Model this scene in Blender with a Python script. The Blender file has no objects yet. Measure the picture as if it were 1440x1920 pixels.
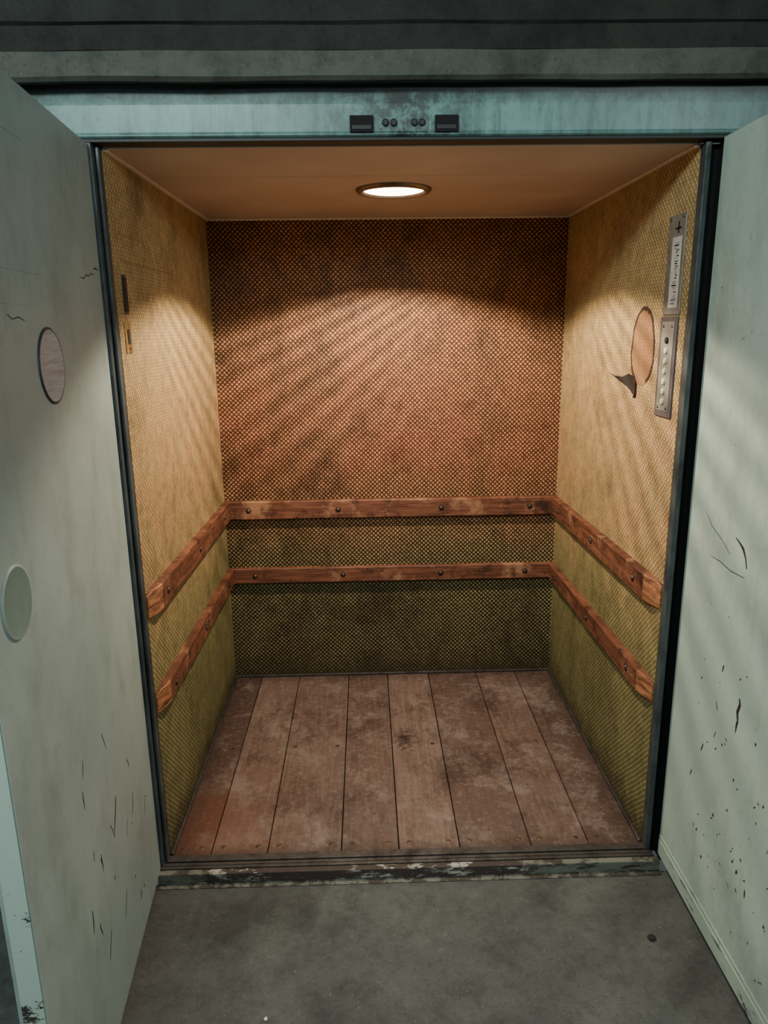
import bpy, bmesh, math, random
from mathutils import Vector, Matrix, noise
random.seed(7)
scn = bpy.context.scene
COL = scn.collection

# ---------------------------------------------------------------- node helpers
class NT:
    def __init__(s, name):
        s.mat = bpy.data.materials.new(name); s.mat.use_nodes = True
        s.t = s.mat.node_tree; s.t.nodes.clear()
        s.out = s.t.nodes.new('ShaderNodeOutputMaterial')
        s.b = s.t.nodes.new('ShaderNodeBsdfPrincipled')
        s.t.links.new(s.b.outputs[0], s.out.inputs[0])
        s.pos = s.t.nodes.new('ShaderNodeNewGeometry').outputs['Position']
    def link(s, a, b): s.t.links.new(a, b)
    def put(s, sock, v):
        if isinstance(v, bpy.types.NodeSocket): s.link(v, sock)
        else:
            if isinstance(v, (tuple, list)) and len(v) == 3 and sock.type == 'RGBA': v = (*v, 1)
            sock.default_value = v
    def math(s, op, a, b=0.0, c=0.0, clamp=False):
        n = s.t.nodes.new('ShaderNodeMath'); n.operation = op; n.use_clamp = clamp
        s.put(n.inputs[0], a); s.put(n.inputs[1], b); s.put(n.inputs[2], c)
        return n.outputs[0]
    def xyz(s, v=None):
        n = s.t.nodes.new('ShaderNodeSeparateXYZ'); s.link(v or s.pos, n.inputs[0])
        return n.outputs[0], n.outputs[1], n.outputs[2]
    def scale(s, sc, v=None, loc=(0, 0, 0)):
        n = s.t.nodes.new('ShaderNodeMapping'); s.link(v or s.pos, n.inputs[0])
        n.inputs['Scale'].default_value = sc; n.inputs['Location'].default_value = loc
        return n.outputs[0]
    def noise(s, sc, det=4, rough=.6, vec=None, dist=0):
        n = s.t.nodes.new('ShaderNodeTexNoise'); s.link(vec or s.pos, n.inputs['Vector'])
        n.inputs['Scale'].default_value = sc; n.inputs['Detail'].default_value = det
        n.inputs['Roughness'].default_value = rough; n.inputs['Distortion'].default_value = dist
        return n.outputs['Fac']
    def rng(s, v, a, b, c=0.0, d=1.0):
        n = s.t.nodes.new('ShaderNodeMapRange'); s.put(n.inputs[0], v)
        for i, q in enumerate((a, b, c, d)): n.inputs[i + 1].default_value = q
        return n.outputs[0]
    def mix(s, f, a, b, mode='MIX'):
        n = s.t.nodes.new('ShaderNodeMix'); n.data_type = 'RGBA'; n.blend_type = mode
        s.put(n.inputs[0], f); s.put(n.inputs[6], a); s.put(n.inputs[7], b)
        return n.outputs[2]
    def attr(s, name):
        n = s.t.nodes.new('ShaderNodeAttribute'); n.attribute_name = name
        return n.outputs['Fac']
    def bump(s, h, st=.3, d=.002):
        n = s.t.nodes.new('ShaderNodeBump'); n.inputs['Strength'].default_value = st
        n.inputs['Distance'].default_value = d; s.link(h, n.inputs['Height'])
        s.link(n.outputs[0], s.b.inputs['Normal'])
    def fin(s, col, rough=.6, metal=0.0, spec=.4):
        s.put(s.b.inputs['Base Color'], col); s.put(s.b.inputs['Roughness'], rough)
        s.put(s.b.inputs['Metallic'], metal); s.b.inputs['Specular IOR Level'].default_value = spec
        return s.mat

def lin(r, g, b):
    f = lambda c: (c / 255 / 12.92) if c / 255 <= .04045 else ((c / 255 + .055) / 1.055) ** 2.4
    return (f(r), f(g), f(b), 1)

# ---------------------------------------------------------------- materials
def mat_weave(name, axis, side, dim=1.0):
    """embossed lattice laminate of the car walls"""
    m = NT(name); x, y, z = m.xyz()
    a = x if axis == 'x' else y
    k = 2 * math.pi / 0.0205
    wob = m.rng(m.noise(3, 2), 0, 1, -.004, .004)
    sa = m.math('SINE', m.math('MULTIPLY', m.math('ADD', a, wob), k))
    cz = m.math('COSINE', m.math('MULTIPLY', m.math('ADD', z, wob), k))
    lat = m.math('MULTIPLY', sa, cz)
    big = m.noise(2.3, 5, .65)
    streak = m.noise(3.2, 6, .72, m.scale((1, 1, .6)), .6)
    blot = m.noise(5.5, 8, .75, m.scale((1, 1, .8), loc=(2, 7, 3)))
    fine = m.noise(28, 5, .75)
    grit = m.noise(95, 4, .75)
    dots = m.rng(m.math('ADD', lat, m.rng(grit, .3, .7, -.45, .35)), -.05, .75)
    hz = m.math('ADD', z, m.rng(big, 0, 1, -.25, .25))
    if side:
        low = lin(176, 170, 120); high = lin(218, 192, 142); pink = lin(210, 156, 120)
        dlow = lin(114, 106, 66); dhigh = lin(160, 132, 88); dpink = lin(150, 100, 72)
    else:
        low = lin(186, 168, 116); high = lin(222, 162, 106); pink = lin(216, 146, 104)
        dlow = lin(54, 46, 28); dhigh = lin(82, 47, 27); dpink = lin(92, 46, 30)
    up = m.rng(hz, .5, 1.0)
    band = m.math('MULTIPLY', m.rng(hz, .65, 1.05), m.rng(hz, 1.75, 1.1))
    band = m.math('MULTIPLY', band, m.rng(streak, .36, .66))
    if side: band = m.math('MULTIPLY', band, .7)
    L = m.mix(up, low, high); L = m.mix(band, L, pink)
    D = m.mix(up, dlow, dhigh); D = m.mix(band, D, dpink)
    c = m.mix(dots, D, L)
    st = m.rng(streak, .34, .54, .72 if side else .56, 1)
    f2 = m.rng(fine, .3, .7, .64, 1.12)
    bl = m.rng(blot, .52, .68, 1, .5 if not side else .62)
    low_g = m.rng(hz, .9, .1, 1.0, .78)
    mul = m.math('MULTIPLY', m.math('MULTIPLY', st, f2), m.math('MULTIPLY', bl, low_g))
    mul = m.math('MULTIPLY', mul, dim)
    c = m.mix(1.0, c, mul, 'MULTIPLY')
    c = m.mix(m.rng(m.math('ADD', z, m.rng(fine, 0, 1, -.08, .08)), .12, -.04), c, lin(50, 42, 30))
    if dim < 1:
        gr = m.noise(34, 6, .8, m.scale((1, 1.4, .25)))
        c = m.mix(m.rng(gr, .38, .62, .35, .8), c, lin(142, 88, 56))
    m.bump(lat, .35, .0015)
    return m.fin(c, m.rng(big, .3, .7, .5, .7), 0, .3)

def mat_wood_rail():
    m = NT('worn_rail_wood')
    n1 = m.noise(9, 6, .65, m.scale((.25, .25, 4)), 1.2)
    n2 = m.noise(60, 4, .7, m.scale((.12, .12, 2.5)))
    n3 = m.noise(5, 5, .7)
    c = m.mix(m.rng(n1, .35, .65), lin(90, 50, 37), lin(142, 91, 67))
    c = m.mix(m.rng(n2, .35, .62, .6, 0), c, lin(60, 32, 25))
    c = m.mix(m.rng(n3, .57, .68, 0, .5), c, lin(186, 142, 106))
    c = m.mix(m.rng(m.noise(16, 7, .78), .52, .64, 0, .85), c, lin(46, 27, 21))
    m.bump(n2, .5, .002)
    return m.fin(c, .55, 0, .35)

def mat_split_wood():
    m = NT('split_raw_wood')
    n2 = m.noise(40, 5, .7, m.scale((1, .2, 2)))
    m.bump(n2, .8, .004)
    return m.fin(m.mix(m.rng(n2, .35, .65), lin(84, 44, 28), lin(190, 126, 84)), .7)

def mat_planks():
    m = NT('worn_floor_planks')
    v = m.attr('plankvar')
    gr = m.noise(20, 6, .7, m.scale((4, .22, 1)), .6)
    bl = m.noise(4.5, 8, .75, None, .2)
    b2 = m.noise(5, 9, .82, m.scale((1, .6, 1), loc=(3, 1, 0)))
    dust = m.noise(45, 6, .8)
    c = m.mix(m.rng(v, 0, 1), lin(84, 63, 56), lin(130, 107, 97))
    c = m.mix(m.rng(gr, .35, .65, .5, 0), c, lin(70, 47, 40))
    c = m.mix(m.rng(bl, .5, .64, 0, .48), c, lin(150, 136, 127))
    c = m.mix(m.rng(b2, .49, .62, 0, .72), c, lin(58, 40, 34))
    c = m.mix(m.rng(dust, .54, .7, 0, .5), c, lin(158, 143, 133))
    c = m.mix(m.rng(dust, .44, .3, 0, .6), c, lin(50, 36, 31))
    x, y, z = m.xyz()
    red = m.math('MULTIPLY', m.rng(x, -.2, -.5), m.rng(m.math('ADD', y, m.rng(bl, 0, 1, -.4, .4)), .6, .1))
    c = m.mix(m.math('MULTIPLY', red, .55), c, lin(112, 66, 42))
    d = m.math('SQRT', m.math('ADD', m.math('POWER', m.math('SUBTRACT', x, .13), 2), m.math('POWER', m.math('MULTIPLY', m.math('SUBTRACT', y, .66), .7), 2)))
    d = m.math('ADD', d, m.rng(dust, .3, .7, -.05, .05))
    c = m.mix(m.rng(d, .06, .0, 0, .9), c, lin(40, 26, 22))
    edge = m.rng(m.math('ADD', y, m.rng(dust, 0, 1, -.05, .05)), .05, -.01)
    c = m.mix(m.math('MULTIPLY', edge, .7), c, lin(60, 44, 38))
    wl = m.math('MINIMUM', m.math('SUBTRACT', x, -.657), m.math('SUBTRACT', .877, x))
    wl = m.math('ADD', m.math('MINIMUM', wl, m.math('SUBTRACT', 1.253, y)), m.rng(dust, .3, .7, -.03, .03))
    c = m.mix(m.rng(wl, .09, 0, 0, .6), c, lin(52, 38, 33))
    m.bump(gr, .3, .002)
    return m.fin(c, m.rng(bl, .3, .7, .5, .75), 0, .35)

def mat_concrete(name, a, b, dark, sp=.35, light=lin(150, 150, 142)):
    m = NT(name)
    n1 = m.noise(2.2, 7, .65, None, .2); n2 = m.noise(14, 8, .8); n3 = m.noise(120, 3, .6)
    c = m.mix(m.rng(n1, .32, .68), a, b)
    c = m.mix(m.rng(n2, .48, .68, 0, .6), c, dark)
    c = m.mix(m.rng(n2, .26, .42, .35, 0), c, light)
    c = m.mix(m.rng(n3, .6, .74, 0, .6), c, dark)
    c = m.mix(m.rng(n3, .36, .24, 0, .5), c, light)
    c = m.mix(m.rng(m.noise(3.6, 6, .7, m.scale((1, 1, 1), loc=(5, 2, 0))), .54, .68, 0, .6), c, dark)
    m.bump(n2, .35, .004)
    return m.fin(c, .75, 0, sp)

def mat_paint(name, base, alt, dirt, chip_amt=.66):
    m = NT(name)
    n1 = m.noise(1.6, 6, .6); n2 = m.noise(6, 7, .75, m.scale((1, 1, .5))); n3 = m.noise(30, 5, .75)
    c = m.mix(m.rng(n1, .35, .65), base, alt)
    c = m.mix(m.rng(n2, .48, .74, 0, .55), c, dirt)
    c = m.mix(m.rng(n3, .54, .75, 0, .3), c, dirt)
    x, y, z = m.xyz()
    ch = m.noise(7.5, 8, .82, m.scale((1, .9, 1.1), loc=(1.3, .7, 4.1)), .3)
    ch = m.math('ADD', ch, m.rng(z, .5, 0, 0, .035))
    c = m.mix(m.rng(ch, chip_amt, chip_amt + .012), c, lin(26, 24, 20))
    m.bump(n3, .12, .001)
    return m.fin(c, m.rng(n1, .3, .7, .38, .55), 0, .45)

def mat_metal(name, col, dark, rough=.4, metal=.9):
    m = NT(name)
    n = m.noise(12, 6, .7, m.scale((1, 1, .5))); f = m.noise(90, 3, .6)
    c = m.mix(m.rng(n, .4, .7), col, dark); c = m.mix(m.rng(f, .6, .75, 0, .5), c, dark)
    m.bump(f, .1, .001)
    return m.fin(c, m.rng(n, .3, .7, rough - .1, rough + .2), metal)

def mat_plain(name, col, rough=.6, metal=0.0, var=.15):
    m = NT(name); n = m.noise(25, 4, .7)
    c = m.mix(m.rng(n, .3, .7, 0, 1), [q * (1 - var) for q in col[:3]], [min(1, q * (1 + var)) for q in col[:3]])
    return m.fin(c, rough, metal)

def mat_scraped(name, a, b, lo, hi, sc=(1, 1, 2), ends=None):
    m = NT(name)
    n = m.noise(16, 8, .8, m.scale(sc)); n2 = m.noise(5, 4, .6)
    s_ = m.math('ADD', n, m.rng(n2, .3, .7, -.07, .07))
    c = m.mix(m.rng(s_, lo, hi), a, b)
    if ends:
        x, y, z = m.xyz(); f = m.noise(9, 5, .7)
        xx = m.math('ADD', m.math('ABSOLUTE', m.math('SUBTRACT', x, -.03)), m.rng(f, 0, 1, -.12, .12))
        c = m.mix(m.rng(xx, .5, .53), c, m.mix(m.rng(n, .5, .56), ends, lin(60, 52, 46)))
    m.bump(n, .3, .002)
    return m.fin(c, .6)

def mat_header():
    m = NT('header_green_enamel')
    x, y, z = m.xyz()
    n1 = m.noise(2.2, 5, .6); drip = m.noise(14, 6, .8, m.scale((1.2, 1, .2))); f = m.noise(22, 7, .8)
    c = m.mix(m.rng(n1, .35, .65), lin(98, 132, 128), lin(82, 114, 110))
    c = m.mix(m.rng(drip, .46, .68, 0, .75), c, lin(44, 58, 56))
    c = m.mix(m.rng(f, .52, .68, 0, .45), c, lin(50, 62, 58))
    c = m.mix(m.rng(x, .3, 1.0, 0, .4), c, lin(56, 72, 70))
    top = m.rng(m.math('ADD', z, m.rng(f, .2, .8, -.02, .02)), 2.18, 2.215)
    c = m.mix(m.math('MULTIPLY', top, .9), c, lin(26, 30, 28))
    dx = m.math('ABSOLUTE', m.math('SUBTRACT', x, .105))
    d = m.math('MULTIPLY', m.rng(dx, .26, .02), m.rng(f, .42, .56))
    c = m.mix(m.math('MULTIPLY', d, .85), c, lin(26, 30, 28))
    c = m.mix(m.rng(m.noise(9, 8, .85), .66, .68, 0, .8), c, lin(22, 24, 24))
    m.bump(f, .1, .001)
    return m.fin(c, .42, 0, .5)

def mat_ceil():
    m = NT('ceiling_beige_enamel')
    n = m.noise(3, 5, .6); f = m.noise(60, 4, .7)
    c = m.mix(m.rng(n, .3, .7), lin(204, 186, 176), lin(186, 167, 156))
    c = m.mix(m.rng(f, .58, .75, 0, .2), c, lin(120, 100, 84))
    return m.fin(c, .42, 0, .4)

def mat_pull():
    m = NT('turned_steel_pull')
    n = m.noise(30, 4, .6, m.scale((1, .3, 5)))
    c = m.mix(m.rng(n, .3, .7), lin(112, 130, 140), lin(164, 184, 194))
    return m.fin(c, .38, .0, .8)

def mat_emit(name, col, st):
    m = NT(name); n = m.noise(30, 2)
    m.b.inputs['Emission Color'].default_value = col
    m.link(m.rng(n, 0, 1, st * .95, st * 1.05), m.b.inputs['Emission Strength'])
    return m.fin((.9, .85, .75, 1), .4)

M = dict(
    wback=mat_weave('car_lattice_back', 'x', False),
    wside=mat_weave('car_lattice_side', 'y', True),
    patch=mat_weave('rubbed_oval_patch', 'y', True, .70),
    rail=mat_wood_rail(), split=mat_split_wood(), plank=mat_planks(),
    gap=mat_plain('black_gap', lin(14, 12, 11), .9),
    conc=mat_concrete('landing_concrete', lin(66, 67, 66), lin(88, 89, 86), lin(40, 40, 38), .35, lin(134, 136, 131)),
    beam=mat_concrete('falloff_dark_concrete_beam', lin(32, 32, 30), lin(44, 44, 41), lin(17, 17, 16), .15, lin(66, 66, 61)),  # light falloff at the top painted in as a darker concrete colour
    strip=mat_concrete('painted_concrete_strip', lin(64, 65, 60), lin(78, 79, 73), lin(34, 36, 33), .2, lin(102, 103, 96)),
    door=mat_paint('door_pale_green_paint', lin(160, 178, 170), lin(172, 190, 180), lin(118, 126, 114)),
    doorl=mat_paint('door_grey_green_paint', lin(142, 157, 155), lin(158, 172, 168), lin(108, 114, 106), .675),
    doorp=mat_paint('pull_green_paint', lin(106, 126, 120), lin(122, 142, 136), lin(86, 94, 86), .9),
    wallp=mat_paint('landing_wall_paint', lin(140, 158, 148), lin(150, 168, 156), lin(104, 110, 98)),
    head=mat_header(), ceil=mat_ceil(), pull=mat_pull(),
    steel=mat_metal('blue_grey_jamb_steel', lin(84, 92, 95), lin(40, 44, 46), .45, .4),
    dsteel=mat_metal('dark_sill_steel', lin(92, 88, 86), lin(44, 38, 34), .45, .6),
    alud=mat_metal('dull_aluminium', lin(146, 142, 134), lin(92, 88, 82), .5, .35),
    brass=mat_metal('tarnished_brass', lin(176, 142, 84), lin(84, 60, 32), .45, .5),
    riser=mat_scraped('scraped_brown_riser', lin(62, 50, 47), lin(164, 162, 150), .55, .59, (.6, 1, 3), lin(108, 110, 100)),
    cream=mat_scraped('chipped_cream_paint', lin(104, 105, 96), lin(54, 49, 44), .46, .54),
    kick=mat_scraped('scraped_kick_paint', lin(164, 180, 168), lin(40, 36, 32), .53, .56, (1, .3, 2.5)),
    edge=mat_scraped('chipped_edge_paint', lin(160, 176, 166), lin(52, 48, 42), .58, .60, (1, 1, 1.5)),
    black=mat_plain('black_rubber', lin(22, 22, 22), .55),
    chip=mat_plain('bare_chip', lin(30, 28, 26), .8),
    screw=mat_metal('screw_head_metal', lin(120, 100, 84), lin(40, 32, 28), .4, .7),
    mould=mat_plain('ivory_mould', lin(222, 208, 190), .5),
    ring=mat_metal('lamp_bezel_metal', lin(150, 130, 108), lin(96, 80, 64), .35, .7),
    lens=mat_emit('lamp_glowing_lens', (1, .86, .68, 1), 15.0),
    paper=mat_plain('white_label_paper', lin(206, 200, 190), .7),
    ink=mat_plain('black_ink', lin(36, 32, 30), .7),
    btn=mat_plain('ivory_buttons', lin(214, 202, 176), .4),
    bezel=mat_plain('violet_grey_plate', lin(92, 86, 90), .45, .3),
    hole=mat_plain('dark_torn_hole', lin(30, 22, 16), .9),
    flap=mat_plain('brown_torn_edge', lin(56, 36, 25), .8),
    scar=mat_plain('faint_wall_scar', lin(140, 104, 62), .7),
)

# ---------------------------------------------------------------- mesh helpers
def new_obj(name, bm, mats, parent=None, smooth=False, bevel=0, seg=2, **props):
    bmesh.ops.recalc_face_normals(bm, faces=bm.faces)
    me = bpy.data.meshes.new(name)
    vs = [v.co for v in bm.verts]
    lo = Vector((min(v[i] for v in vs) for i in range(3))); hi = Vector((max(v[i] for v in vs) for i in range(3)))
    o = Vector(((lo.x + hi.x) / 2, (lo.y + hi.y) / 2, lo.z))
    bmesh.ops.translate(bm, verts=bm.verts, vec=-o)
    bm.to_mesh(me); bm.free()
    for mt in mats: me.materials.append(M[mt])
    if smooth:
        for p in me.polygons: p.use_smooth = True
    ob = bpy.data.objects.new(name, me); COL.objects.link(ob)
    if parent is not None:
        ob.parent = parent; ob.location = o - WL[parent.name]
    else: ob.location = o
    WL[ob.name] = o.copy()
    if bevel:
        b = ob.modifiers.new('bevel', 'BEVEL'); b.width = bevel; b.segments = seg
        b.limit_method = 'ANGLE'; b.angle_limit = math.radians(40)
    for k, v in props.items(): ob[k] = v
    return ob
WL = {}
def box(bm, x0, x1, y0, y1, z0, z1, mi=0):
    v = [bm.verts.new((x, y, z)) for x in (x0, x1) for y in (y0, y1) for z in (z0, z1)]
    for q in ((0, 1, 3, 2), (4, 6, 7, 5), (0, 4, 5, 1), (2, 3, 7, 6), (0, 2, 6, 4), (1, 5, 7, 3)):
        f = bm.faces.new([v[i] for i in q]); f.material_index = mi
    return v
def prism(bm, pts, off, mi=0):
    a = [bm.verts.new(p) for p in pts]; b = [bm.verts.new(Vector(p) + Vector(off)) for p in pts]
    f = bm.faces.new(a); f.material_index = mi
    f = bm.faces.new(b[::-1]); f.material_index = mi
    n = len(a)
    for i in range(n):
        f = bm.faces.new((a[i], b[i], b[(i + 1) % n], a[(i + 1) % n])); f.material_index = mi
def lathe(bm, prof, c, ax, seg=40, mi=0, sy=1.0):
    ax = Vector(ax).normalized(); u = ax.orthogonal().normalized()
    if abs(ax.z) < .5: u = Vector((0, 0, 1))
    w = ax.cross(u); rings = []
    for r, h in prof:
        if r < 1e-6: rings.append([bm.verts.new(Vector(c) + ax * h)])
        else: rings.append([bm.verts.new(Vector(c) + ax * h + (u * math.cos(t) * sy + w * math.sin(t)) * r)
                            for t in [2 * math.pi * i / seg for i in range(seg)]])
    for A, B in zip(rings, rings[1:]):
        for i in range(seg):
            j = (i + 1) % seg
            if len(A) == 1 and len(B) == 1: continue
            if len(A) == 1: f = bm.faces.new((A[0], B[i], B[j]))
            elif len(B) == 1: f = bm.faces.new((A[i], B[0], A[j]))
            else: f = bm.faces.new((A[i], B[i], B[j], A[j]))
            f.material_index = mi
def B(): return bmesh.new()

XL, XR, YB, ZC, ZF = -.657, .877, 1.253, 2.10, -.035

# ---------------------------------------------------------------- car shell
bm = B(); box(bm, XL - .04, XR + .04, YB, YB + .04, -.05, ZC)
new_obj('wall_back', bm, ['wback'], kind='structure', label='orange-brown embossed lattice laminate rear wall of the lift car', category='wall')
bm = B(); box(bm, XL - .04, XL, .0, YB, -.05, ZC)
for y0, y1, z0, z1 in ((.06, .30, 1.905, 1.907), (.06, .62, 1.835, 1.8375), (.30, .302, 1.84, 1.905)):
    box(bm, XL - .001, XL + .0006, y0, y1, z0, z1, 1)
new_obj('wall_left', bm, ['wside', 'scar'], kind='structure', label='yellow-olive embossed lattice car wall with slot and brass plate', category='wall')
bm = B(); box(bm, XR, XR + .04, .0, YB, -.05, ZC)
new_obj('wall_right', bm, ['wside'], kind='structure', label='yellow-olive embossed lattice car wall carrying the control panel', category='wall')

bm = B()
for a, b in ((.0, .373), (.378, .807), (.812, YB)): box(bm, XL, XR, a, b, ZC, ZC + .02)
box(bm, XL - .04, XR + .04, 0, YB + .04, ZC + .021, ZC + .04, 1)
new_obj('ceiling', bm, ['ceil', 'gap'], bevel=.0015, kind='structure', label='beige enamelled panel ceiling of the lift car', category='ceiling')
bm = B(); t = .014
box(bm, XL, XL + t, .0, YB, ZC - .007, ZC); box(bm, XR - t, XR, .0, YB, ZC - .007, ZC)
box(bm, XL + t, XR - t, YB - t, YB, ZC - .007, ZC)
new_obj('trim_1', bm, ['mould'], bevel=.002, kind='structure', label='thin ivory moulding round the car ceiling', category='trim')

edges = [XL, -.529, -.346, -.106, .082, .282, .516, .706, XR]
bm = B(); lay = bm.verts.layers.float.new('plankvar')
var = [.0, .75, .6, .45, .85, .3, .55, .2]
for i, (a, b) in enumerate(zip(edges, edges[1:])):
    vs = box(bm, a + .0022, b - .0022, .0, YB, -.03, 0)
    for v in vs: v[lay] = var[i]
    for yy in (.035, .62):
        for xx in (a + .035, b - .035):
            if yy == .62 and i % 2: continue
            lathe(bm, [(.0085, .0), (.0085, .0006), (.006, .0012), (0, .0012)], (xx, yy, 0), (0, 0, 1), 12, 2)
box(bm, XL, XR, 0, YB, -.05, -.0305, 1)
new_obj('floor', bm, ['plank', 'gap', 'screw'], kind='structure', label='worn reddish-brown plank floor of the lift car', category='floor')
bm = B()
box(bm, XL, XR, YB - .012, YB, 0, .012); box(bm, XL, XL + .01, .0, YB - .012, 0, .012); box(bm, XR - .01, XR, .0, YB - .012, 0, .012)
new_obj('trim_2', bm, ['dsteel'], bevel=.003, kind='structure', label='dark steel bead where walls meet the plank floor', category='trim')

# ---------------------------------------------------------------- landing structure
bm = B(); box(bm, -2.4, 2.6, -3.6, -.088, ZF - .1, ZF)
new_obj('floor.001', bm, ['conc'], kind='structure', label='stained grey concrete landing floor', category='floor')
bm = B()
box(bm, XL - .02, XR + .02, -.03, -.002, -.05, .004)
box(bm, XL - .02, XR + .02, -.0475, -.036, -.05, .003)
box(bm, XL - .02, XR + .02, -.062, -.050, -.05, .003)
box(bm, XL - .02, XR + .02, -.0355, -.031, -.06, -.012, 1)
new_obj('trim_3', bm, ['dsteel', 'gap'], bevel=.0015, kind='structure', label='grooved dark steel threshold between car and landing', category='threshold')
bm = B(); box(bm, XL - .02, XR + .03, -.085, -.063, ZF - .01, .0)
new_obj('trim_4', bm, ['riser'], bevel=.003, kind='structure', label='scraped brown painted riser below the threshold', category='trim')
bm = B(); box(bm, XL - .02, XR + .03, -.108, -.0855, ZF, ZF + .003)
new_obj('trim_5', bm, ['cream'], bevel=.002, kind='structure', label='chipped grey-cream painted strip along the riser foot', category='trim')
bm = B(); box(bm, -2.4, -.735, -.048, .1, ZF - .05, 2.104); box(bm, .965, 2.6, -.048, .1, ZF - .05, 2.104)
box(bm, -2.4, 2.6, -.046, .1, 2.23, 2.8)
new_obj('wall_front', bm, ['wallp'], kind='structure', label='pale green painted landing wall round the lift opening', category='wall')
bm = B()
box(bm, -.700, -.668, -.050, -.012, -.03, 2.104); box(bm, -.666, XL - .001, -.028, -.001, 0, 2.10, 0); box(bm, -.735, -.667, -.011, .03, -.03, 2.10, 1)
new_obj('trim_6', bm, ['steel', 'black'], bevel=.002, kind='structure', label='blue-grey steel door jamb', category='door frame')
bm = B()
box(bm, XR + .001, .893, -.034, -.001, 0, 2.10); box(bm, .896, .905, -.012, -.004, 0, 2.10, 0)
box(bm, .8935, .965, -.003, .03, -.03, 2.10, 1); box(bm, .922, .965, -.048, -.004, -.03, 2.10, 1)
new_obj('trim_7', bm, ['steel', 'black'], bevel=.002, kind='structure', label='blue-grey steel door jamb beside a black gap', category='door frame')
bm = B()
prism(bm, [(-2.4, -.050, 2.112), (-2.4, -.056, 2.116), (-2.4, -.0525, 2.124), (-2.4, -.054, 2.185), (-2.4, -.060, 2.229), (-2.4, .0, 2.229), (-2.4, .0, 2.112)], (5.0, 0, 0))
box(bm, XL - .05, XR + .06, -.05, .0, 2.103, 2.1115, 1)
new_obj('trim_8', bm, ['head', 'black'], bevel=.0015, kind='structure', label='blue-green enamelled steel header over the opening', category='door header')
def rough_beam(prof, n=90):
    b_ = B(); rows = []
    for i in range(n + 1):
        x = -2.4 + 5.0 * i / n
        rows.append([b_.verts.new((x, y + noise.noise(Vector((x * 3, j * 4.1, 1))) * .003, z + noise.noise(Vector((x * 4, j * 9.7, 5))) * .0035)) for j, (y, z) in enumerate(prof)])
    for A_, C_ in zip(rows, rows[1:]):
        for j in range(len(prof)): b_.faces.new((A_[j], A_[(j + 1) % len(prof)], C_[(j + 1) % len(prof)], C_[j]))
    b_.faces.new(rows[0]); b_.faces.new(rows[-1][::-1])
    return b_
bm = rough_beam([(-.104, 2.222), (-.114, 2.230), (-.116, 2.283), (-.108, 2.286), (-.03, 2.286), (-.03, 2.232)])
new_obj('trim_9', bm, ['strip'], kind='structure', label='grey painted concrete ledge above the header', category='ledge')
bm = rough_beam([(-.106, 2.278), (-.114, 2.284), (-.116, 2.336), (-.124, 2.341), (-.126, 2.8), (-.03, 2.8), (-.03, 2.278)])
new_obj('trim_10', bm, ['beam'], kind='structure', label='concrete beam spanning the lift front, light falloff painted into its dark colour', category='beam')

# ---------------------------------------------------------------- doors
def door(name, hx, hy, dirx, length, sgn, mat, z0, z1, marks, label, thick=.058):
    d = Vector((dirx, -1, 0)).normalized(); n = Vector((sgn, 0, 0)); n = (n - d * n.dot(d)).normalized()
    P = lambda s, z, o=0: Vector((hx, hy, z)) + d * s + n * o
    bm = B()
    prism(bm, [P(0, z0), P(length, z0), P(length, z0, -thick * .7), P(length - .02, z0, -thick * .7), P(length - .02, z0, -thick), P(0, z0, -thick)], (0, 0, z1 - z0))
    bmesh.ops.triangulate(bm, faces=[f for f in bm.faces if len(f.verts) > 4])
    for mk in marks:
        prism(bm, [P(s, z, .0003) for s, z in mk], n * .0004, 1)
    ob = new_obj(name, bm, [mat, 'chip'], kind='structure', label=label, category='lift door')
    return ob, P, n, d
def blob(s, z, w, h, a=0, k=9):
    pts = []
    for i in range(k):
        t = 2 * math.pi * i / k; r = random.uniform(.5, 1.3)
        x, y = w * r * math.cos(t), h * r * math.sin(t)
        pts.append((s + x * math.cos(a) - y * math.sin(a), z + x * math.sin(a) + y * math.cos(a)))
    return pts
def scratch(pts, w):
    up, dn = [], []
    n = len(pts)
    for i, (s, z) in enumerate(pts):
        a = pts[max(0, i - 1)]; b = pts[min(n - 1, i + 1)]
        dx, dz = b[0] - a[0], b[1] - a[1]; l = math.hypot(dx, dz) or 1
        ww = w * (.15 + math.sin(math.pi * (i + .3) / n)) * random.uniform(.6, 1.2)
        up.append((s - dz / l * ww, z + dx / l * ww)); dn.append((s + dz / l * ww, z - dx / l * ww))
    return up + dn[::-1]
marksL = []
for _ in range(20):
    s = .3 + random.uniform(-.2, .35); z = random.uniform(.1, .75); a = random.uniform(-.6, .6); l = random.uniform(.01, .06)
    marksL.append(scratch([(s + a * l * q / 4 + random.uniform(-.002, .002), z + l * q / 4) for q in range(5)], random.uniform(.0006, .0016)))
marksL.append(scratch([(.05, 1.79), (.07, 1.787), (.09, 1.789), (.11, 1.781), (.13, 1.783), (.16, 1.772), (.19, 1.775)], .001))
marksL.append(scratch([(.02, 1.80), (.04, 1.805), (.06, 1.80)], .0018))
marksL.append(scratch([(.58, 1.672), (.61, 1.678), (.64, 1.674), (.66, 1.682)], .0009))
marksL.append(scratch([(.42, .44), (.40, .47), (.385, .495), (.37, .52)], .0035))
doorL, PL, nL, dL = door('door_1', -.676, -.052, .085, .915, 1, 'doorl', .0, 2.10, marksL,
    'grey-green painted steel lift door with two round recessed pulls')
def pull(P, n, s, z, r, mats, parent, nm, label):
    c = P(s, z, 0)
    bm = B()
    lathe(bm, [(0, .0004), (r * .35, .0007), (r * .7, .0018), (r * .93, .0032)], c, n, 56, 0)
    lathe(bm, [(r * .93, .0032), (r * .975, .0030), (r, .0014), (r, -.001)], c, n, 56, 1)
    return new_obj(nm, bm, mats, parent, smooth=True, label=label)
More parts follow.
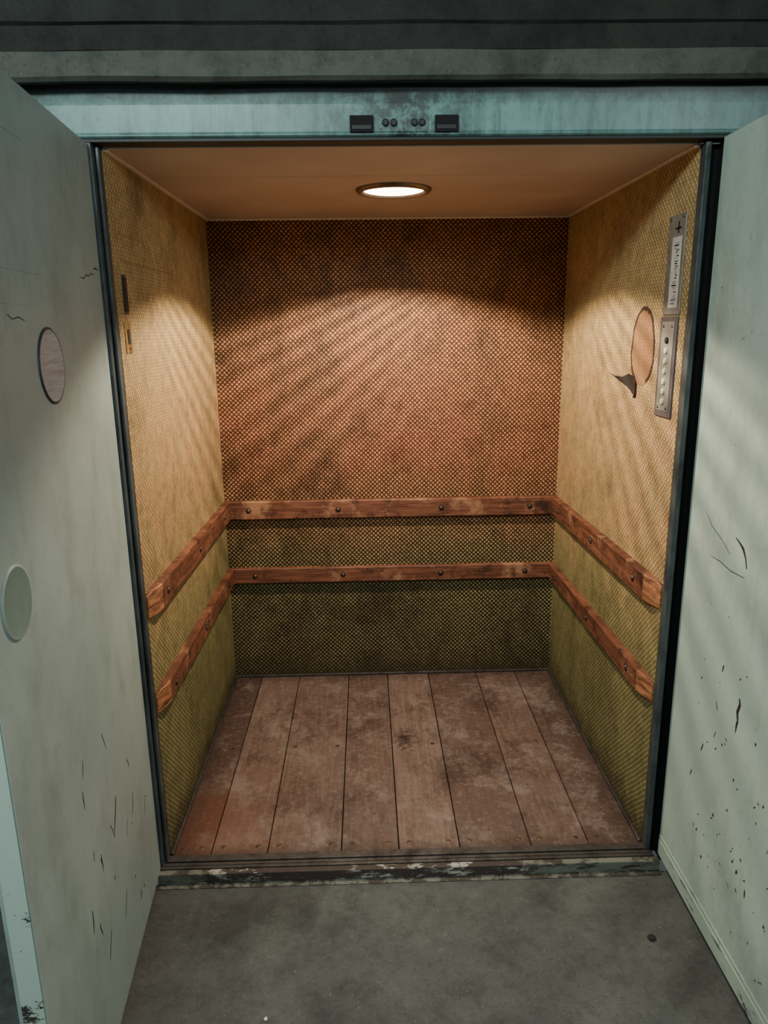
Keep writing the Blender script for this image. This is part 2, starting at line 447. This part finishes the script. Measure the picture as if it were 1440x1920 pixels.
pull(PL, nL, .462, 1.584, .077, ['pull', 'steel'], doorL, 'recessed_pull', 'round brushed steel dished pull')
pull(PL, nL, .790, 1.199, .066, ['doorp', 'doorl'], doorL, 'recessed_pull', 'round painted green dished pull')
bm = B()
prism(bm, [PL(.9155, .0, -.002), PL(.9185, .0, -.002), PL(.9185, .0, -.040), PL(.9155, .0, -.040)], (0, 0, 2.10))
new_obj('edge_strip', bm, ['edge'], doorL, label='chipped pale painted edge strip')
bm = B()
for a, b, c, e in ((.47, .72, 1.76, 1.763), (.47, .72, 2.00, 2.003), (.47, .472, 1.76, 2.0), (.53, .72, 1.7, 1.702), (.53, .532, 1.7, 1.75)):
    prism(bm, [PL(a, c, .0002), PL(b, c, .0002), PL(b, e, .0002), PL(a, e, .0002)], nL * .0006)
new_obj('patch_outline', bm, ['doorl'], doorL, label='faint raised outline of an old plate')

marksR = [blob(random.uniform(.15, .75), random.uniform(.1, .95), random.uniform(.001, .0036), random.uniform(.0015, .006), random.uniform(-.8, .8)) for _ in range(52)]
for (s, z, m_) in ((.33, .60, 4), (.45, .33, 6), (.30, .37, 3), (.5, .55, 4), (.22, .25, 3)):
    marksR += [blob(s + random.gauss(0, .025), z + random.gauss(0, .02), random.uniform(.0015, .004), random.uniform(.003, .007), random.uniform(-1, 1)) for _ in range(m_)]
for _ in range(10):
    s = random.uniform(.15, .7); z = random.uniform(.1, .8); l = random.uniform(.01, .04); a = random.uniform(-.8, .8)
    marksR.append(scratch([(s + a * l * q / 4, z + l * q / 4) for q in range(5)], random.uniform(.001, .0028)))
marksR.append(scratch([(.27, 1.135), (.29, 1.128), (.31, 1.118), (.325, 1.10), (.335, 1.075)], .0035))
marksR.append(scratch([(.10, 1.16), (.14, 1.13), (.20, 1.11), (.25, 1.085)], .0010))
marksR.append(scratch([(.15, 1.05), (.2, 1.052), (.26, 1.045), (.33, 1.05)], .0012))
marksR.append(scratch([(.37, .66), (.374, .69), (.368, .71), (.376, .735), (.371, .75)], .0045))
marksR.append(scratch([(.43, 1.60), (.436, 1.63), (.428, 1.65), (.435, 1.68)], .0035))
doorR, PR, nR, dR = door('door_2', .914, -.052, -.006, .915, -1, 'door', .0, 2.105, marksR,
    'pale mint painted steel lift door with black chips and scratches')
bm = B()
prism(bm, [PR(.0, .004, .0), PR(.912, .004, .0), PR(.912, .004, .003), PR(.0, .004, .003)], (0, 0, .05))
prism(bm, [PR(.0, .060, .0), PR(.912, .060, .0), PR(.912, .060, .002), PR(.0, .060, .002)], (0, 0, .012))
new_obj('kick_plate', bm, ['kick'], doorR, label='scraped pale kick strip')
for o, P, n in ((doorL, PL, nL), (doorR, PR, nR)):
    for z in (.25, 1.05, 1.85):
        bm = B(); lathe(bm, [(0, -.05), (.006, -.05), (.006, .05), (0, .05)], P(-.004, z, -.010), (0, 0, 1), 14)
        new_obj('hinge', bm, ['steel'], o, smooth=False)

# ---------------------------------------------------------------- bumper rails
def rail(fn, length, h, th, z0, rise, taper_end, bolts, label):
    N = 44; bm = B(); rows = []
    for i in range(N + 1):
        s = length * i / N; zz = z0 + rise * i / N
        t = th; ch = 0
        if taper_end:
            e = length - s
            if e < .07: t = th * (.18 + .82 * e / .07)
            if e < .03: ch = .012 * (1 - e / .03)
        jit = lambda k: noise.noise(Vector((s * 14, k * 7.3, z0 * 9))) * .0024
        c = .004
        sec = [(0, 0), (t - c + jit(1), 0 + jit(2)), (t + jit(3), c), (t + jit(4), h - c - ch), (t - c + jit(5), h - ch + jit(6)), (0, h - ch * .4)]
        rows.append([bm.verts.new(fn(s, a, zz + b)) for a, b in sec])
    for i, (A, Bq) in enumerate(zip(rows, rows[1:])):
        for j in range(6):
            f = bm.faces.new((A[j], A[(j + 1) % 6], Bq[(j + 1) % 6], Bq[j]))
            if taper_end and i >= N - 3 and j in (2, 3, 1): f.material_index = 1
    bm.faces.new(rows[0]); f = bm.faces.new(rows[-1][::-1]); f.material_index = 1
    ob = new_obj('bumper_rail', bm, ['rail', 'split'], label=label, category='rail', group='wooden bumper rails on the car walls')
    for s in bolts:
        c = fn(s, th, z0 + rise * s / length + h * .5); ax = fn(s, th + 1, 0) - fn(s, th, 0)
        bm = B(); lathe(bm, [(.0125, -.001), (.0125, .0012), (.0095, .0018)], c, ax, 20, 0)
        lathe(bm, [(.0088, .001), (.0078, .0036), (.004, .0052), (0, .0056)], c, ax, 20, 1)
        new_obj('bolt', bm, ['gap', 'screw'], ob, smooth=True, label='domed bolt head in a dark countersink')
    return ob
TH = .026
for z0, h, nm in ((.80, .085, 'upper'), (.49, .073, 'lower')):
    rail(lambda s, o, z: Vector((XL + s, YB - .0005 - o, z)), XR - XL, h, TH, z0, 0, False, [.111, .521, .997, 1.407] if nm == 'upper' else [.125, .535, .995, 1.395],
         'worn orange-brown wooden %s rail across the rear wall, four bolts' % nm)
    L = YB - TH - .002
    rail(lambda s, o, z: Vector((XL + .0005 + o, YB - TH - .001 - s, z)), L, h, TH, z0, .02, True, [.12, .62, 1.08],
         'worn reddish wooden %s side rail with split front end' % nm)
    rail(lambda s, o, z: Vector((XR - .0005 - o, YB - TH - .001 - s, z)), L, h, TH, z0, .018, True, [.12, .60, 1.05],
         'worn reddish wooden %s side rail with chamfered front end' % nm)

# ---------------------------------------------------------------- ceiling downlight
LX, LY = .107, .602
bm = B(); lathe(bm, [(.100, .0), (.104, -.010), (.112, -.013), (.122, -.010), (.128, -.002), (.128, .0)], (LX, LY, ZC), (0, 0, 1), 64)
ring = new_obj('downlight', bm, ['ring'], smooth=True, label='round recessed ceiling downlight with metal bezel, switched on', category='lamp')
bm = B(); lathe(bm, [(0, -.009), (.05, -.0085), (.09, -.006), (.1025, -.003)], (LX, LY, ZC), (0, 0, 1), 64)
new_obj('lens', bm, ['lens'], ring, smooth=True, label='glowing warm white lens')

# ---------------------------------------------------------------- control panel
bm = B(); box(bm, XR - .004, XR, .040, .155, 1.676, 1.945)
cp = new_obj('control_panel', bm, ['alud'], bevel=.002, label='narrow metal lift control panel with paper label and buttons', category='control panel')
bm = B(); box(bm, XR - .005, XR, .042, .160, 1.385, 1.672)
new_obj('button_plate', bm, ['bezel'], cp, bevel=.002, label='violet-grey framed button plate')
bm = B(); box(bm, XR - .0065, XR - .005, .058, .143, 1.403, 1.657)
new_obj('button_insert', bm, ['alud'], cp, bevel=.0008)
for i in range(7):
    z = 1.605 - i * .029
    bm = B(); lathe(bm, [(.0095, 0), (.0095, .003), (.008, .005), (0, .0055)], (XR - .0065, .098, z), (-1, 0, 0), 20)
    new_obj('button', bm, ['btn' if i > 0 else 'black'], cp, smooth=False, label='ivory push button' if i else 'dark push button')
for y, z in ((.07, 1.645), (.13, 1.645), (.07, 1.412), (.13, 1.412), (.055, 1.935), (.14, 1.935)):
    bm = B(); lathe(bm, [(.005, 0), (.004, .002), (0, .0024)], (XR - (.0065 if z < 1.67 else .004), y, z), (-1, 0, 0), 12)
    new_obj('screw', bm, ['screw'], cp)
bm = B(); box(bm, XR - .0048, XR - .004, .058, .118, 1.695, 1.885)
new_obj('label_sheet', bm, ['paper'], cp, label='creased white paper label with black marks')
bm = B(); z = 1.705
while z < 1.87:
    w = random.choice((.001, .0015, .0025, .004)); y0 = .066 + random.uniform(0, .012); y1 = .104 - random.uniform(0, .022)
    box(bm, XR - .0052, XR - .0048, y0, y1, z, z + w); z += w + random.choice((.003, .004, .006))
new_obj('printed_mark', bm, ['ink'], cp, label='rows of small black print')
bm = B(); box(bm, XR - .0052, XR - .004, .065, .105, 1.905, 1.91); box(bm, XR - .0052, XR - .004, .08, .088, 1.895, 1.925)
new_obj('key_slot', bm, ['ink'], cp)

bm = B()
pts = []
for i in range(40):
    t = 2 * math.pi * i / 40
    z = 1.583 + .122 * math.cos(t); w = .098 * (1 - .15 * math.cos(t)) if math.cos(t) < 0 else .095
    pts.append(Vector((XR + .001, .30 + w * math.sin(t) + noise.noise(Vector((i * .5, 0, 0))) * .006, z)))
prism(bm, pts, (-.0021, 0, 0), 0)
cen = sum(pts, Vector()) / len(pts)
for i in range(40):
    if 17 <= i <= 22: continue
    a, b = pts[i], pts[(i + 1) % 40]; wd = random.uniform(.88, .94)
    q = [a, b, cen + (b - cen) * wd, cen + (a - cen) * wd]
    prism(bm, [p + Vector((-.0022, 0, 0)) for p in q], (-.0008, 0, 0), 1)
new_obj('oval_patch', bm, ['patch', 'flap'], label='oval rubbed patch with dark scratched outline on lattice wall', category='patch')
bm = B()
tri = [(.62, 1.487), (.55, 1.478), (.47, 1.478), (.41, 1.492), (.352, 1.486), (.338, 1.46), (.34, 1.418), (.38, 1.438), (.42, 1.45), (.49, 1.462), (.56, 1.476)]
prism(bm, [Vector((XR + .002, y, z)) for y, z in tri], (-.003, 0, 0), 0)
prism(bm, [Vector((XR - .001, y, z)) for y, z in ((.352, 1.487), (.338, 1.46), (.34, 1.418), (.328, 1.43), (.33, 1.47))], (-.006, 0, 0), 1)
new_obj('torn_hole', bm, ['hole', 'flap'], kind='structure', label='dark pointed tear in the wall laminate', category='hole')

bm = B(); box(bm, XL, XL + .0015, .055, .092, 1.695, 1.80, 0); box(bm, XL + .0015, XL + .004, .060, .087, 1.702, 1.793, 1)
new_obj('wall_slot', bm, ['dsteel', 'black'], bevel=.0006, label='narrow black slot plate set in the lattice wall', category='slot')
bm = B(); box(bm, XL, XL + .003, .040, .090, 1.59, 1.675)
lp = new_obj('lock_plate', bm, ['brass'], bevel=.001, label='small tarnished brass lock plate on the lattice wall', category='lock')
bm = B(); box(bm, XL + .003, XL + .0045, .056, .074, 1.615, 1.655)
new_obj('keyhole', bm, ['black'], lp)
bm = B(); lathe(bm, [(.004, 0), (.003, .002), (0, .0024)], (XL + .003, .065, 1.603), (1, 0, 0), 12)
new_obj('screw', bm, ['screw'], lp)

HY = -.0535
bm = B(); box(bm, .045, .168, HY - .0015, HY + .002, 2.122, 2.157)
lr = new_obj('lock_receiver', bm, ['head'], bevel=.001, label='grimy contact plate with rollers on the door header', category='door lock')
for x in (.0025, .213):
    bm = B(); box(bm, x - .029, x + .029, HY - .007, HY, 2.120, 2.158, 0)
    box(bm, x - .024, x + .024, HY - .0085, HY - .007, 2.126, 2.136, 1)
    new_obj('latch_block', bm, ['gap', 'black'], lr, bevel=.001, label='black rubber latch block')
for x in (.0617, .082, .133, .152):
    bm = B(); lathe(bm, [(.0085, 0), (.0085, .004), (.006, .006), (0, .006)], (x, HY - .0015, 2.142), (0, -1, 0), 18)
    new_obj('contact', bm, ['black'], lr)
for x in (.05, .107, .163):
    bm = B(); lathe(bm, [(.0028, 0), (.002, .0015), (0, .0018)], (x, HY - .0015, 2.128), (0, -1, 0), 10)
    new_obj('screw', bm, ['screw'], lr)

for x, y, r in ((-.28, -.56, .005), (.36, -.66, .004), (.78, -.35, .012), (.12, -.72, .010)):
    bm = B(); bmesh.ops.create_icosphere(bm, subdivisions=2, radius=r)
    for v in bm.verts: v.co *= 1 + .35 * noise.noise(v.co * 300); v.co.z *= .35
    mn = min(v.co.z for v in bm.verts)
    bmesh.ops.translate(bm, verts=bm.verts, vec=(x, y, ZF - mn))
    new_obj('debris_crumb', bm, ['paper' if r < .008 else 'chip'], label='pale paint crumb on the concrete floor' if r < .008 else 'dark crumb on the concrete floor', category='debris', group='crumbs on the landing floor')

# ---------------------------------------------------------------- lights
def light(kind, name, loc, target, energy, color, **kw):
    l = bpy.data.lights.new(name, kind); l.energy = energy; l.color = color
    for k, v in kw.items(): setattr(l, k, v)
    o = bpy.data.objects.new(name, l); COL.objects.link(o); o.location = loc
    if target: o.rotation_euler = (Vector(target) - Vector(loc)).to_track_quat('-Z', 'Y').to_euler()
    return o
sp = light('SPOT', 'downlight_beam', (LX, LY, ZC - .018), None, 118, (1, .83, .61), spot_size=math.radians(137), spot_blend=.2, shadow_soft_size=.012)
light('AREA', 'landing_lamp', (-.9, -2.3, 2.9), (.3, -.2, .8), 72, (.82, 1, .97), shape='RECTANGLE', size=1.2, size_y=.25)
light('AREA', 'left_door_fill', (1.7, -2.9, 2.5), (-.6, -.4, 1.1), 32, (.84, 1, 1), shape='RECTANGLE', size=1.2, size_y=.3)  # unseen fill light, added to brighten the left door

# ribbed reflector: fan of faint streaks in the beam
L = sp.data; L.use_nodes = True; t = L.node_tree
em = next(n for n in t.nodes if n.type == 'EMISSION')
tc = t.nodes.new('ShaderNodeTexCoord'); sx = t.nodes.new('ShaderNodeSeparateXYZ'); t.links.new(tc.outputs['Normal'], sx.inputs[0])
def mth(op, a, b=None, clamp=False):
    n = t.nodes.new('ShaderNodeMath'); n.operation = op; n.use_clamp = clamp
    for i, q in enumerate((a, b)):
        if q is None: continue
        if isinstance(q, (int, float)): n.inputs[i].default_value = q
        else: t.links.new(q, n.inputs[i])
    return n.outputs[0]
pr = mth('MULTIPLY', mth('SUBTRACT', sx.outputs[0], sx.outputs[1]), .7071)
ang = mth('ARCTAN2', pr, mth('ABSOLUTE', sx.outputs[2]))
st = mth('SINE', mth('MULTIPLY', ang, 78))
mask = mth('MULTIPLY', mth('SUBTRACT', mth('ABSOLUTE', pr), .3), 3.5, True)
t.links.new(mth('ADD', 1.0, mth('MULTIPLY', mth('MULTIPLY', st, mask), .30)), em.inputs['Strength'])

w = bpy.data.worlds.new('world'); scn.world = w; w.use_nodes = True
bg = next(n for n in w.node_tree.nodes if n.type == 'BACKGROUND')
bg.inputs[0].default_value = (.62, .74, .72, 1); bg.inputs[1].default_value = .10

# ---------------------------------------------------------------- camera
f = 1373.0
Yv = Vector((-37, 346, -f)).normalized(); Dv = Vector((70, -5440, -f)).normalized()
Xv = Yv.cross(-Dv).normalized(); Zv = Xv.cross(Yv).normalized()
cam = bpy.data.cameras.new('camera'); co = bpy.data.objects.new('camera', cam); COL.objects.link(co)
R = Matrix((Xv, Yv, Zv)).to_4x4()
co.matrix_world = Matrix.Translation((0, -2.044, 1.652)) @ R
cam.sensor_width = 36; cam.lens = f / 1920 * 36; cam.clip_start = .02
scn.camera = co
